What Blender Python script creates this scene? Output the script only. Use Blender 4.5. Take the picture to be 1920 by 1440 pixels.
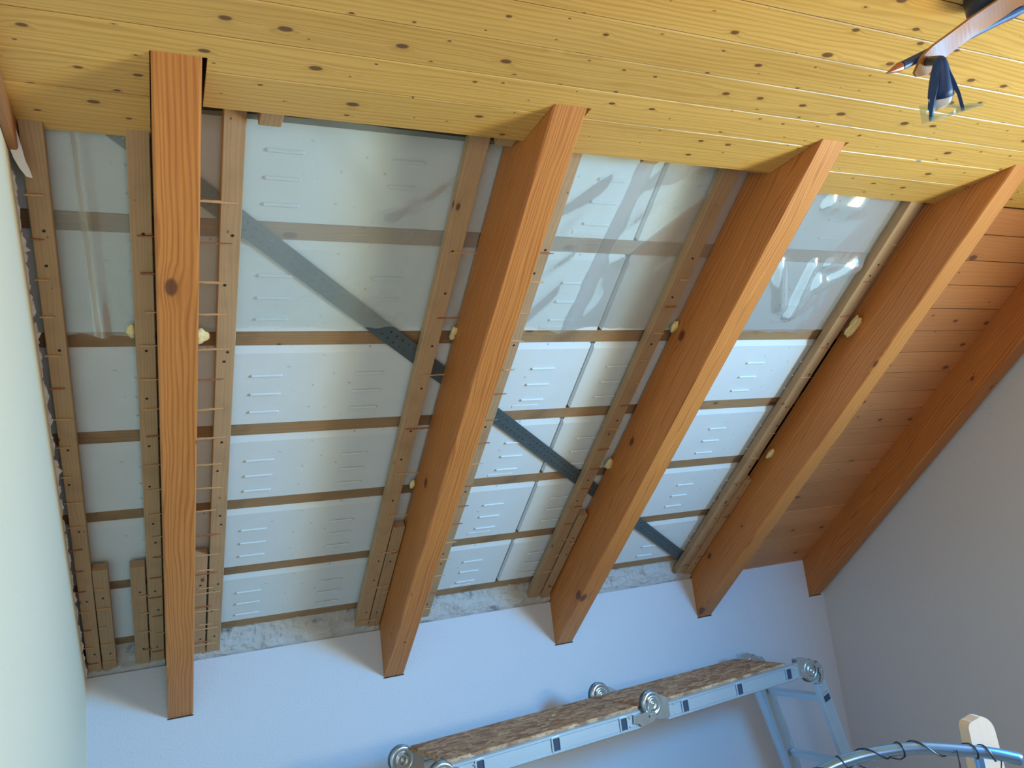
import bpy, bmesh, math, random
from mathutils import Vector, Matrix, noise
for _o in list(bpy.data.objects): bpy.data.objects.remove(_o)
S = bpy.context.scene
C = S.collection
random.seed(7)

# ------------------------------------------------------------------ camera
R0 = Vector((0.90836388, -0.40052040, -0.12024338))     # image right in world axes
R1 = Vector((-0.03174192, 0.22067240, -0.97483134))     # image down
R2 = Vector((0.41697423, 0.88931834, 0.18773755))       # view direction
FPX = 1475.546
cd = bpy.data.cameras.new('camera'); cam = bpy.data.objects.new('camera', cd); C.objects.link(cam)
cd.sensor_width = 36; cd.lens = FPX / 1920 * 36; cd.clip_start = 0.01
cam.matrix_world = Matrix(((R0.x, -R1.x, -R2.x, 0), (R0.y, -R1.y, -R2.y, 0), (R0.z, -R1.z, -R2.z, 0), (0, 0, 0, 1)))
S.camera = cam

# ------------------------------------------------------------------ world, lights, exposure
w = bpy.data.worlds.new('World'); S.world = w; w.use_nodes = True
w.node_tree.nodes['Background'].inputs[0].default_value = (0.75, 0.85, 1.0, 1)
w.node_tree.nodes['Background'].inputs[1].default_value = 0.4
S.view_settings.view_transform = 'Standard'; S.view_settings.look = 'None'
S.view_settings.gamma = 1; S.view_settings.use_curve_mapping = False
S.view_settings.exposure = -0.04
def area(name, loc, target, sx, sy, power, col):
    l = bpy.data.lights.new(name, 'AREA'); l.shape = 'RECTANGLE'; l.size = sx; l.size_y = sy
    l.energy = power; l.color = col
    o = bpy.data.objects.new(name, l); C.objects.link(o); o.location = loc
    o.rotation_euler = (Vector(target) - Vector(loc)).to_track_quat('-Z', 'Y').to_euler()
    return o
WIN = (3.21, 0.35, 0.10)            # gable window in the right wall, out of frame
# through the gable window: blue skylight falls downwards, light off the sunny ground outside goes upwards
a1 = area('sky_through_window', (3.13, 0.35, 0.30), (0.25, 2.75, -0.95), 0.9, 0.5, 74, (0.05, 0.46, 1.0)); a1.data.spread = math.radians(108)
a2 = area('ground_through_window', (3.14, 0.35, -0.20), (0.0, 1.05, 0.9), 0.9, 0.5, 50, (1.0, 0.93, 0.58)); a2.data.spread = math.radians(138)
area('rear_fill', (0.55, -1.32, 0.0), (3.2, 1.1, 0.0), 1.2, 1.0, 25, (1.0, 0.80, 0.90))  # fill light added behind the camera; no window stands there

# ------------------------------------------------------------------ frame of the roof slope
A = math.radians(35.791); SN, CS = math.sin(A), math.cos(A)
C0 = 1.52573
XX = Vector((1, 0, 0)); EX = Vector((0, CS, -SN)); NN = Vector((0, SN, CS))
MS = Matrix(((1, 0, 0, 0), (0, CS, SN, C0 * SN), (0, -SN, CS, C0 * CS), (0, 0, 0, 1)))  # (x, s, off) -> world
F = 0.1512            # room face of the old lining
SPF = F + 0.013       # room face of the upright battens
SPT = 0.030
Q = SPF + SPT         # top of the rafters, underside of roof battens
YW = 3.30             # knee wall face
ZW = -0.312           # knee wall top
ZC = 0.906            # ceiling face
XL, XR = -0.24, 3.208
FLOOR = -1.56
RAFT = [(0.018, 0.103), (0.819, 0.902), (1.602, 1.689), (2.385, 2.468), (3.109, 3.191)]

# ------------------------------------------------------------------ materials
def newmat(name):
    m = bpy.data.materials.new(name); m.use_nodes = True
    nt = m.node_tree; b = nt.nodes['Principled BSDF']
    return m, nt, b
def N(nt, t, **kw):
    n = nt.nodes.new(t)
    for k, v in kw.items(): setattr(n, k, v)
    return n
def lk(nt, a, b): nt.links.new(a, b)
def math_n(nt, op, a, b=None, c=None, clamp=False):
    n = nt.nodes.new('ShaderNodeMath'); n.operation = op; n.use_clamp = clamp
    for i, v in enumerate((a, b, c)):
        if v is None: continue
        if isinstance(v, (int, float)): n.inputs[i].default_value = v
        else: nt.links.new(v, n.inputs[i])
    return n.outputs[0]
def mixc(nt, fac, a, b, mode='MIX'):
    n = nt.nodes.new('ShaderNodeMix'); n.data_type = 'RGBA'; n.blend_type = mode
    for i, v in ((0, fac), (6, a), (7, b)):
        if isinstance(v, (int, float)): n.inputs[i].default_value = v
        elif isinstance(v, tuple): n.inputs[i].default_value = v if len(v) == 4 else v + (1,)
        else: nt.links.new(v, n.inputs[i])
    return n.outputs[2]
def wood(name, light, dark, knotc=(0.10, 0.045, 0.025), axis='X', knots=0.5, kscale=9.0, ksize=1.0,
         band=55.0, grain=0.55, rough=0.55, fine=260.0, stain=0.0):
    m, nt, b = newmat(name)
    tc = N(nt, 'ShaderNodeTexCoord'); oi = N(nt, 'ShaderNodeObjectInfo')
    sp = N(nt, 'ShaderNodeSeparateXYZ'); lk(nt, tc.outputs['Object'], sp.inputs[0])
    rnd = oi.outputs['Random']
    if axis == 'X': u, v, ww = sp.outputs[0], sp.outputs[1], sp.outputs[2]
    elif axis == 'Y': u, v, ww = sp.outputs[1], sp.outputs[0], sp.outputs[2]
    else: u, v, ww = sp.outputs[2], sp.outputs[0], sp.outputs[1]
    u = math_n(nt, 'ADD', u, math_n(nt, 'MULTIPLY', rnd, 37.0))
    v0 = math_n(nt, 'ADD', math_n(nt, 'ADD', v, ww), math_n(nt, 'MULTIPLY', rnd, 5.3))
    # knots
    cb = N(nt, 'ShaderNodeCombineXYZ')
    lk(nt, math_n(nt, 'MULTIPLY', u, 0.55), cb.inputs[0]); lk(nt, v0, cb.inputs[1])
    vo = N(nt, 'ShaderNodeTexVoronoi', voronoi_dimensions='2D', feature='F1'); vo.inputs['Scale'].default_value = kscale
    vo.inputs['Randomness'].default_value = 0.9
    lk(nt, cb.outputs[0], vo.inputs['Vector'])
    sc = N(nt, 'ShaderNodeSeparateColor'); lk(nt, vo.outputs['Color'], sc.inputs[0])
    on = math_n(nt, 'LESS_THAN', sc.outputs[0], knots)
    rad = math_n(nt, 'MULTIPLY', math_n(nt, 'ADD', math_n(nt, 'MULTIPLY', math_n(nt, 'POWER', sc.outputs[1], 2.0), 0.085), 0.018), ksize)
    d = math_n(nt, 'DIVIDE', vo.outputs['Distance'], rad)
    kn = math_n(nt, 'MULTIPLY', math_n(nt, 'SUBTRACT', 1.35, d, clamp=True), on, clamp=True)
    kn = math_n(nt, 'MINIMUM', math_n(nt, 'MULTIPLY', kn, 2.2), 1.0)
    halo = math_n(nt, 'MULTIPLY', math_n(nt, 'SUBTRACT', 1.0, math_n(nt, 'MULTIPLY', d, 0.30), clamp=True), on, clamp=True)
    # grain lines bend round the knots
    cn = N(nt, 'ShaderNodeCombineXYZ'); lk(nt, math_n(nt, 'MULTIPLY', u, 1.1), cn.inputs[0]); lk(nt, math_n(nt, 'MULTIPLY', v0, 5.0), cn.inputs[1])
    n1 = N(nt, 'ShaderNodeTexNoise'); n1.inputs['Scale'].default_value = 1.5; n1.inputs['Detail'].default_value = 2
    lk(nt, cn.outputs[0], n1.inputs['Vector'])
    vv = math_n(nt, 'ADD', v0, math_n(nt, 'MULTIPLY', n1.outputs['Fac'], 0.055))
    vv = math_n(nt, 'ADD', vv, math_n(nt, 'MULTIPLY', halo, 0.012))
    nv = N(nt, 'ShaderNodeTexNoise', noise_dimensions='1D'); nv.inputs['Scale'].default_value = 22; nv.inputs['Detail'].default_value = 2
    lk(nt, v0, nv.inputs['W'])
    vv = math_n(nt, 'ADD', vv, math_n(nt, 'MULTIPLY', nv.outputs['Fac'], 0.030))
    ph = math_n(nt, 'MULTIPLY', vv, band * 6.283)
    s1 = math_n(nt, 'ADD', math_n(nt, 'MULTIPLY', math_n(nt, 'SINE', ph), 0.5), 0.5)
    s1 = math_n(nt, 'POWER', s1, 2.2)
    cf = N(nt, 'ShaderNodeCombineXYZ'); lk(nt, math_n(nt, 'MULTIPLY', u, 6.0), cf.inputs[0]); lk(nt, math_n(nt, 'MULTIPLY', vv, fine), cf.inputs[1])
    n2 = N(nt, 'ShaderNodeTexNoise'); n2.inputs['Scale'].default_value = 1.0; n2.inputs['Detail'].default_value = 3
    lk(nt, cf.outputs[0], n2.inputs['Vector'])
    n3 = N(nt, 'ShaderNodeTexNoise'); n3.inputs['Scale'].default_value = 1.2; n3.inputs['Detail'].default_value = 3
    lk(nt, cn.outputs[0], n3.inputs['Vector'])
    g = math_n(nt, 'ADD', math_n(nt, 'MULTIPLY', s1, 0.55 * grain), math_n(nt, 'MULTIPLY', math_n(nt, 'SUBTRACT', n2.outputs['Fac'], 0.35), 0.9 * grain))
    g = math_n(nt, 'ADD', g, math_n(nt, 'MULTIPLY', math_n(nt, 'SUBTRACT', n3.outputs['Fac'], 0.5), 0.7))
    g = math_n(nt, 'ADD', g, math_n(nt, 'MULTIPLY', halo, 0.25), clamp=True)
    col = mixc(nt, g, light, dark)
    # board to board tone
    tone = math_n(nt, 'ADD', 0.90, math_n(nt, 'MULTIPLY', rnd, 0.18))
    tn = N(nt, 'ShaderNodeCombineColor')
    for i in range(3): lk(nt, tone, tn.inputs[i])
    col = mixc(nt, 1.0, col, tn.outputs[0], 'MULTIPLY')
    if stain:
        n4 = N(nt, 'ShaderNodeTexNoise'); n4.inputs['Scale'].default_value = 7; n4.inputs['Detail'].default_value = 5
        lk(nt, tc.outputs['Object'], n4.inputs['Vector'])
        st = math_n(nt, 'MULTIPLY', math_n(nt, 'SUBTRACT', n4.outputs['Fac'], 0.5, clamp=True), stain * 4, clamp=True)
        col = mixc(nt, st, col, tuple(c * 0.45 for c in dark))
    col = mixc(nt, math_n(nt, 'MULTIPLY', kn, 0.85), col, knotc)
    lk(nt, col, b.inputs['Base Color'])
    b.inputs['Roughness'].default_value = rough
    bp = N(nt, 'ShaderNodeBump'); bp.inputs['Strength'].default_value = 0.15; bp.inputs['Distance'].default_value = 0.002
    lk(nt, g, bp.inputs['Height']); lk(nt, bp.outputs[0], b.inputs['Normal'])
    return m
def plain(name, col, rough=0.5, metal=0.0, bump=0.0, bscale=60.0, var=0.0, vscale=8.0, bdist=0.002, spec=0.5):
    m, nt, b = newmat(name)
    tc = N(nt, 'ShaderNodeTexCoord')
    b.inputs['Base Color'].default_value = col + (1,)
    b.inputs['Roughness'].default_value = rough; b.inputs['Metallic'].default_value = metal
    b.inputs['Specular IOR Level'].default_value = spec
    if var:
        n = N(nt, 'ShaderNodeTexNoise'); n.inputs['Scale'].default_value = vscale; n.inputs['Detail'].default_value = 5
        lk(nt, tc.outputs['Object'], n.inputs['Vector'])
        lk(nt, mixc(nt, n.outputs['Fac'], tuple(c * (1 - var) for c in col), tuple(min(1, c * (1 + var)) for c in col)), b.inputs['Base Color'])
    if bump:
        n = N(nt, 'ShaderNodeTexNoise'); n.inputs['Scale'].default_value = bscale; n.inputs['Detail'].default_value = 3
        lk(nt, tc.outputs['Object'], n.inputs['Vector'])
        bp = N(nt, 'ShaderNodeBump'); bp.inputs['Strength'].default_value = bump; bp.inputs['Distance'].default_value = bdist
        lk(nt, n.outputs['Fac'], bp.inputs['Height']); lk(nt, bp.outputs[0], b.inputs['Normal'])
    return m
M = {}
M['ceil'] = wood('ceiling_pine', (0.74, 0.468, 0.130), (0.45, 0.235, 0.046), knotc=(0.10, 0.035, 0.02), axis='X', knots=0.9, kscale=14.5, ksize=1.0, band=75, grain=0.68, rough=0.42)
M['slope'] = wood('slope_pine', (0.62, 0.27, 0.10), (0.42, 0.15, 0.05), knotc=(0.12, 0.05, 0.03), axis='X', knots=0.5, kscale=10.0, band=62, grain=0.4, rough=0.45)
M['rafter'] = wood('rafter_spruce', (0.57, 0.230, 0.055), (0.32, 0.085, 0.016), knotc=(0.11, 0.035, 0.02), axis='Y', knots=0.35, kscale=7.0, ksize=0.9, band=95, grain=0.85, rough=0.5)
M['spacer'] = wood('sawn_batten', (0.47, 0.32, 0.175), (0.30, 0.18, 0.09), knotc=(0.09, 0.045, 0.035), axis='Y', knots=0.42, kscale=15.0, ksize=0.8, band=100, grain=0.45, rough=0.75, stain=0.25)
M['lath'] = wood('roof_lath', (0.35, 0.225, 0.115), (0.19, 0.11, 0.05), axis='X', knots=0.3, kscale=12.0, band=110, grain=0.5, rough=0.8, stain=0.6)
M['trim'] = wood('trim_wood', (0.33, 0.15, 0.06), (0.20, 0.08, 0.03), axis='Y', knots=0.1, grain=0.5)
M['splint'] = plain('splinter_wood', (0.62, 0.40, 0.20), 0.7, var=0.3, vscale=30)
M['splintr'] = plain('splinter_red_wood', (0.38, 0.15, 0.07), 0.7, var=0.3, vscale=30)
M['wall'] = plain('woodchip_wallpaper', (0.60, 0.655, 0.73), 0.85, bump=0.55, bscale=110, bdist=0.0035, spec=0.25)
M['warmlit'] = plain('warm_lit_wallpaper', (0.74, 0.71, 0.57), 0.85, bump=0.3, bscale=110, bdist=0.003, spec=0.25)  # same paint as the other walls; warm light put into its colour
M['paper'] = plain('torn_wallpaper', (0.78, 0.78, 0.80), 0.8, bump=0.3, bscale=50)
M['masonry'] = plain('raw_masonry', (0.02, 0.014, 0.012), 0.95, bump=0.8, bscale=40, var=0.5, vscale=20, bdist=0.01)
M['floor'] = wood('floor_laminate', (0.42, 0.27, 0.15), (0.30, 0.18, 0.10), axis='X', knots=0.2, grain=0.4)
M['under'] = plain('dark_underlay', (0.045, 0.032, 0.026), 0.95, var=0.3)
M['screw'] = plain('dark_screw', (0.035, 0.022, 0.018), 0.6, metal=0.3)
M['foam'] = plain('yellow_foam', (0.82, 0.72, 0.36), 0.7, bump=0.6, bscale=60, var=0.15, vscale=30, bdist=0.006)
M['steel'] = plain('zinc_strap', (0.115, 0.165, 0.19), 0.45, metal=0.55, var=0.15, vscale=9)
M['alu'] = plain('ladder_aluminium', (0.56, 0.76, 0.92), 0.33, metal=0.75, bump=0.05, bscale=200, var=0.06)
M['zinc'] = plain('hinge_zinc', (0.55, 0.66, 0.72), 0.25, metal=0.9, var=0.1, vscale=25)
M['darkzinc'] = plain('dark_zinc', (0.10, 0.16, 0.19), 0.35, metal=0.8)
M['blackp'] = plain('dark_plastic', (0.02, 0.025, 0.03), 0.5)
M['hole'] = plain('rung_opening', (0.03, 0.05, 0.09), 0.6)
M['blue'] = plain('lamp_blue', (0.008, 0.045, 0.17), 0.5)
M['navy'] = plain('lamp_navy', (0.02, 0.03, 0.05), 0.4)
M['copper'] = plain('copper_tip', (0.45, 0.16, 0.08), 0.4, metal=0.3)
M['armw'] = wood('lamp_beech', (0.42, 0.20, 0.06), (0.33, 0.15, 0.04), axis='X', knots=0.0, band=140, grain=0.25, rough=0.4)
M['bulb'] = plain('frosted_bulb', (0.80, 0.86, 0.92), 0.25)
M['tube'] = plain('blue_metal_tube', (0.22, 0.46, 0.85), 0.25, metal=0.8)
M['wire'] = plain('dark_wire', (0.01, 0.015, 0.035), 0.4)
M['post'] = wood('bed_post_wood', (0.80, 0.66, 0.50), (0.68, 0.50, 0.34), axis='Z', knots=0.0, band=60, grain=0.25, rough=0.5)
M['white'] = plain('white_paint', (0.8, 0.8, 0.8), 0.4)

def eps_mat():
    m, nt, b = newmat('polystyrene')
    tc = N(nt, 'ShaderNodeTexCoord')
    v = N(nt, 'ShaderNodeTexVoronoi'); v.inputs['Scale'].default_value = 260
    lk(nt, tc.outputs['Object'], v.inputs['Vector'])
    n = N(nt, 'ShaderNodeTexNoise'); n.inputs['Scale'].default_value = 9; n.inputs['Detail'].default_value = 4
    lk(nt, tc.outputs['Object'], n.inputs['Vector'])
    n2 = N(nt, 'ShaderNodeTexNoise'); n2.inputs['Scale'].default_value = 45; n2.inputs['Detail'].default_value = 2
    lk(nt, tc.outputs['Object'], n2.inputs['Vector'])
    sp = math_n(nt, 'MULTIPLY', math_n(nt, 'SUBTRACT', n2.outputs['Fac'], 0.70, clamp=True), 9, clamp=True)
    c = mixc(nt, n.outputs['Fac'], (0.60, 0.69, 0.73), (0.68, 0.76, 0.79))
    c = mixc(nt, sp, c, (0.36, 0.34, 0.32))
    lk(nt, c, b.inputs['Base Color']); b.inputs['Roughness'].default_value = 0.75; b.inputs['Specular IOR Level'].default_value = 0.3
    bp = N(nt, 'ShaderNodeBump'); bp.inputs['Strength'].default_value = 0.12; bp.inputs['Distance'].default_value = 0.001
    lk(nt, v.outputs['Distance'], bp.inputs['Height']); lk(nt, bp.outputs[0], b.inputs['Normal'])
    return m
M['eps'] = eps_mat()
def mortar_mat():
    m, nt, b = newmat('rough_mortar')
    tc = N(nt, 'ShaderNodeTexCoord')
    n = N(nt, 'ShaderNodeTexNoise'); n.inputs['Scale'].default_value = 16; n.inputs['Detail'].default_value = 8; n.inputs['Roughness'].default_value = 0.7
    lk(nt, tc.outputs['Object'], n.inputs['Vector'])
    r = N(nt, 'ShaderNodeValToRGB'); lk(nt, n.outputs['Fac'], r.inputs[0])
    r.color_ramp.elements[0].position = 0.30; r.color_ramp.elements[0].color = (0.12, 0.12, 0.13, 1)
    r.color_ramp.elements[1].position = 0.44; r.color_ramp.elements[1].color = (0.50, 0.52, 0.52, 1)
    lk(nt, r.outputs[0], b.inputs['Base Color']); b.inputs['Roughness'].default_value = 0.95
    bp = N(nt, 'ShaderNodeBump'); bp.inputs['Strength'].default_value = 0.9; bp.inputs['Distance'].default_value = 0.008
    lk(nt, n.outputs['Fac'], bp.inputs['Height']); lk(nt, bp.outputs[0], b.inputs['Normal'])
    return m
M['mortar'] = mortar_mat()
def osb_mat():
    m, nt, b = newmat('osb')
    tc = N(nt, 'ShaderNodeTexCoord'); cols = []
    mp = N(nt, 'ShaderNodeMapping'); mp.inputs['Scale'].default_value = (1, 1.7, 2.6); lk(nt, tc.outputs['Object'], mp.inputs[0])
    n0 = N(nt, 'ShaderNodeTexNoise'); n0.inputs['Scale'].default_value = 14; lk(nt, tc.outputs['Object'], n0.inputs['Vector'])
    ad = N(nt, 'ShaderNodeVectorMath', operation='MULTIPLY_ADD'); ad.inputs[1].default_value = (0.05, 0.05, 0.05)
    lk(nt, n0.outputs['Color'], ad.inputs[0]); lk(nt, mp.outputs[0], ad.inputs[2])
    v = N(nt, 'ShaderNodeTexVoronoi'); v.inputs['Scale'].default_value = 30; lk(nt, ad.outputs[0], v.inputs['Vector'])
    sc = N(nt, 'ShaderNodeSeparateColor'); lk(nt, v.outputs['Color'], sc.inputs[0])
    r = N(nt, 'ShaderNodeValToRGB'); lk(nt, sc.outputs[0], r.inputs[0])
    e = r.color_ramp.elements; e[0].position = 0.0; e[0].color = (0.27, 0.13, 0.06, 1); e[1].position = 1.0; e[1].color = (0.68, 0.42, 0.24, 1)
    k = e.new(0.35); k.color = (0.46, 0.25, 0.125, 1); k = e.new(0.7); k.color = (0.54, 0.32, 0.17, 1)
    n = N(nt, 'ShaderNodeTexNoise'); n.inputs['Scale'].default_value = 60; n.inputs['Detail'].default_value = 5; lk(nt, mp.outputs[0], n.inputs['Vector'])
    c = mixc(nt, math_n(nt, 'MULTIPLY', math_n(nt, 'SUBTRACT', n.outputs['Fac'], 0.52, clamp=True), 5, clamp=True), r.outputs[0], (0.13, 0.075, 0.045))
    lk(nt, c, b.inputs['Base Color']); b.inputs['Roughness'].default_value = 0.7
    bp = N(nt, 'ShaderNodeBump'); bp.inputs['Strength'].default_value = 0.5; bp.inputs['Distance'].default_value = 0.003
    lk(nt, n.outputs['Fac'], bp.inputs['Height']); lk(nt, bp.outputs[0], b.inputs['Normal'])
    return m
M['osb'] = osb_mat()
def film_mat(name, haze, gl, rough, bump, bs):
    m = bpy.data.materials.new(name); m.use_nodes = True; nt = m.node_tree; nt.nodes.clear()
    out = N(nt, 'ShaderNodeOutputMaterial'); tc = N(nt, 'ShaderNodeTexCoord')
    mp = N(nt, 'ShaderNodeMapping'); mp.inputs['Scale'].default_value = (1.0, 0.45, 1); mp.inputs['Rotation'].default_value = (0, 0, 0.35)
    lk(nt, tc.outputs['Object'], mp.inputs[0])
    n = N(nt, 'ShaderNodeTexNoise'); n.inputs['Scale'].default_value = bs; n.inputs['Detail'].default_value = 2; n.inputs['Distortion'].default_value = 0.8
    lk(nt, mp.outputs[0], n.inputs['Vector'])
    bp = N(nt, 'ShaderNodeBump'); bp.inputs['Strength'].default_value = bump; bp.inputs['Distance'].default_value = 0.03
    lk(nt, n.outputs['Fac'], bp.inputs['Height'])
    tr = N(nt, 'ShaderNodeBsdfTransparent'); tr.inputs[0].default_value = (0.97, 0.98, 0.97, 1)
    df = N(nt, 'ShaderNodeBsdfDiffuse'); df.inputs[0].default_value = (0.66, 0.78, 0.78, 1)
    tl = N(nt, 'ShaderNodeBsdfTranslucent'); tl.inputs[0].default_value = (0.8, 0.82, 0.8, 1)
    g = N(nt, 'ShaderNodeBsdfGlossy'); g.inputs['Roughness'].default_value = rough
    for q in (df, g): lk(nt, bp.outputs[0], q.inputs['Normal'])
    n2 = N(nt, 'ShaderNodeTexNoise'); n2.inputs['Scale'].default_value = 5; n2.inputs['Detail'].default_value = 3; lk(nt, mp.outputs[0], n2.inputs['Vector'])
    hz = math_n(nt, 'ADD', haze - 0.08, math_n(nt, 'MULTIPLY', n2.outputs['Fac'], 0.16))
    m1 = N(nt, 'ShaderNodeMixShader'); lk(nt, hz, m1.inputs[0]); lk(nt, tr.outputs[0], m1.inputs[1]); lk(nt, df.outputs[0], m1.inputs[2])
    fr = N(nt, 'ShaderNodeFresnel'); fr.inputs[0].default_value = 1.45; lk(nt, bp.outputs[0], fr.inputs['Normal'])
    m2 = N(nt, 'ShaderNodeMixShader'); lk(nt, math_n(nt, 'MULTIPLY', fr.outputs[0], gl, clamp=True), m2.inputs[0]); lk(nt, m1.outputs[0], m2.inputs[1]); lk(nt, g.outputs[0], m2.inputs[2])
    lk(nt, m2.outputs[0], out.inputs[0])
    return m
M['film'] = film_mat('milky_film', 0.27, 0.5, 0.28, 0.2, 4)
M['filmshiny'] = film_mat('shiny_film', 0.40, 0.55, 0.13, 0.4, 5)
def glass_mat():
    m = bpy.data.materials.new('plate_glass'); m.use_nodes = True; nt = m.node_tree; nt.nodes.clear()
    out = N(nt, 'ShaderNodeOutputMaterial'); tr = N(nt, 'ShaderNodeBsdfTransparent'); tr.inputs[0].default_value = (0.90, 0.97, 0.93, 1)
    g = N(nt, 'ShaderNodeBsdfGlossy'); g.inputs['Roughness'].default_value = 0.03
    df = N(nt, 'ShaderNodeBsdfDiffuse'); df.inputs[0].default_value = (0.75, 0.9, 0.85, 1)
    a = N(nt, 'ShaderNodeMixShader'); a.inputs[0].default_value = 0.2; lk(nt, tr.outputs[0], a.inputs[1]); lk(nt, df.outputs[0], a.inputs[2])
    fr = N(nt, 'ShaderNodeFresnel'); fr.inputs[0].default_value = 1.5
    b = N(nt, 'ShaderNodeMixShader'); lk(nt, math_n(nt, 'MULTIPLY', fr.outputs[0], 0.5), b.inputs[0]); lk(nt, a.outputs[0], b.inputs[1]); lk(nt, g.outputs[0], b.inputs[2])
    lk(nt, b.outputs[0], out.inputs[0]); return m
M['glass'] = glass_mat()

# ------------------------------------------------------------------ mesh helpers
def mesh(name, verts, faces, mat, smooth=False):
    me = bpy.data.meshes.new(name); me.from_pydata([tuple(v) for v in verts], [], faces); me.validate()
    me.materials.append(mat if not isinstance(mat, str) else M[mat])
    if smooth:
        for p in me.polygons: p.use_smooth = True
    return me
def frombm(name, bm, mat, smooth=False):
    bmesh.ops.recalc_face_normals(bm, faces=bm.faces)
    me = bpy.data.meshes.new(name); bm.to_mesh(me); bm.free(); me.materials.append(M[mat] if isinstance(mat, str) else mat)
    if smooth:
        for p in me.polygons: p.use_smooth = True
    return me
def put(name, me, mw=None, parent=None):
    o = bpy.data.objects.new(name, me); C.objects.link(o)
    if parent is not None:
        o.parent = parent
        if mw is not None: o.matrix_local = mw
    elif mw is not None: o.matrix_world = mw
    return o
def tag(o, label=None, cat=None, group=None, kind=None):
    if label: o['label'] = label
    if cat: o['category'] = cat
    if group: o['group'] = group
    if kind: o['kind'] = kind
    return o
def empty(name, mw=None):
    o = bpy.data.objects.new(name, None); C.objects.link(o); o.empty_display_size = 0.05
    if mw is not None: o.matrix_world = mw
    return o
def T(x, y, z): return Matrix.Translation((x, y, z))
def addbox(bm, x0, x1, y0, y1, z0, z1, bev=0.0):
    vs = [bm.verts.new((x, y, z)) for x in (x0, x1) for y in (y0, y1) for z in (z0, z1)]
    fs = [(0, 1, 3, 2), (4, 6, 7, 5), (0, 4, 5, 1), (2, 3, 7, 6), (0, 2, 6, 4), (1, 5, 7, 3)]
    ff = [bm.faces.new([vs[i] for i in f]) for f in fs]
    if bev:
        es = set(e for f in ff for e in f.edges)
        bmesh.ops.bevel(bm, geom=list(es), offset=bev, segments=1, affect='EDGES', profile=0.5)
    return ff
def boxmesh(name, x0, x1, y0, y1, z0, z1, mat, bev=0.0):
    bm = bmesh.new(); addbox(bm, x0, x1, y0, y1, z0, z1, bev); return frombm(name, bm, mat)
def prism(bm, poly, axis, a, b):
    """poly 2D points; axis = extrusion axis 0/1/2 from a to b."""
    def p3(p, t):
        if axis == 0: return (t, p[0], p[1])
        if axis == 1: return (p[0], t, p[1])
        return (p[0], p[1], t)
    A_ = [bm.verts.new(p3(p, a)) for p in poly]; B_ = [bm.verts.new(p3(p, b)) for p in poly]
    n = len(poly)
    bm.faces.new(A_); bm.faces.new(B_[::-1])
    for i in range(n): bm.faces.new((A_[i], A_[(i + 1) % n], B_[(i + 1) % n], B_[i]))
def tube(bm, pts, r, seg=10, caps=True):
    pts = [Vector(p) for p in pts]; rings = []
    rr = r if isinstance(r, (list, tuple)) else [r] * len(pts)
    up = Vector((0, 0, 1))
    t0 = (pts[1] - pts[0]).normalized()
    if abs(t0.dot(up)) > 0.95: up = Vector((1, 0, 0))
    nrm = t0.cross(up).normalized()
    for i, p in enumerate(pts):
        t = (pts[min(i + 1, len(pts) - 1)] - pts[max(i - 1, 0)]).normalized()
        nrm = (nrm - t * nrm.dot(t)).normalized(); bi = t.cross(nrm)
        rings.append([bm.verts.new(p + (nrm * math.cos(2 * math.pi * k / seg) + bi * math.sin(2 * math.pi * k / seg)) * rr[i]) for k in range(seg)])
    for a, b in zip(rings, rings[1:]):
        for k in range(seg): bm.faces.new((a[k], a[(k + 1) % seg], b[(k + 1) % seg], b[k]))
    if caps: bm.faces.new(rings[0][::-1]); bm.faces.new(rings[-1])
def catmull(P, n=8):
    P = [Vector(p) for p in P]; out = []
    E = [P[0] * 2 - P[1]] + P + [P[-1] * 2 - P[-2]]
    for i in range(1, len(E) - 2):
        for k in range(n):
            t = k / n
            out.append(0.5 * ((2 * E[i]) + (-E[i - 1] + E[i + 1]) * t + (2 * E[i - 1] - 5 * E[i] + 4 * E[i + 1] - E[i + 2]) * t * t + (-E[i - 1] + 3 * E[i] - 3 * E[i + 1] + E[i + 2]) * t ** 3))
    out.append(P[-1]); return out

# ------------------------------------------------------------------ the setting
def st(name, me, label=None, mw=None):
    o = put(name, me, mw); o['kind'] = 'structure'
    if label: o['label'] = label
    return o
bm = bmesh.new(); addbox(bm, -0.6, 3.6, -1.5, 3.7, FLOOR - 0.06, FLOOR)
st('floor', frombm('floor', bm, 'floor'), 'brown laminate floor')
bm = bmesh.new()          # knee wall: plastered face with a flat top under the slope
addbox(bm, XL, XR, YW, YW + 0.24, FLOOR, ZW)
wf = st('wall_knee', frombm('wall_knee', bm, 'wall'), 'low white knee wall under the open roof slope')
# left gable wall, face follows the old lining line
yF = (C0 + F - CS * ZC) / SN
yF0 = (C0 + F - CS * ZW) / SN
bm = bmesh.new(); prism(bm, [(-1.5, FLOOR), (YW + 0.24, FLOOR), (YW + 0.24, ZW), (YW, ZW), (yF, ZC), (-1.5, ZC)], 0, XL - 0.16, XL)
wl = st('wall_left', frombm('wall_left', bm, 'warmlit'), 'white gable wall close on the left, warm light painted in')
def offz(y, off): return (C0 + off - SN * y) / CS
bm = bmesh.new(); prism(bm, [(YW + 0.24, offz(YW + .24, F) - 0.02), (YW + 0.24, offz(YW + .24, 0.27)), (1.0, offz(1.0, 0.27)), (1.0, ZC), (yF, ZC)], 0, XL - 0.16, XL - 0.035)
put('raw_edge', frombm('raw_edge', bm, 'masonry'), None, wl)
bm = bmesh.new(); prism(bm, [(-1.5, FLOOR), (YW + 0.24, FLOOR), (YW + 0.24, offz(YW + .24, 0.27)), (1.0, offz(1.0, 0.27)), (-1.5, offz(1.0, 0.27))], 0, XR, XR + 0.16)
wr = st('wall_right', frombm('wall_right', bm, 'wall'), 'white gable wall on the right, in soft shade')
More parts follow.
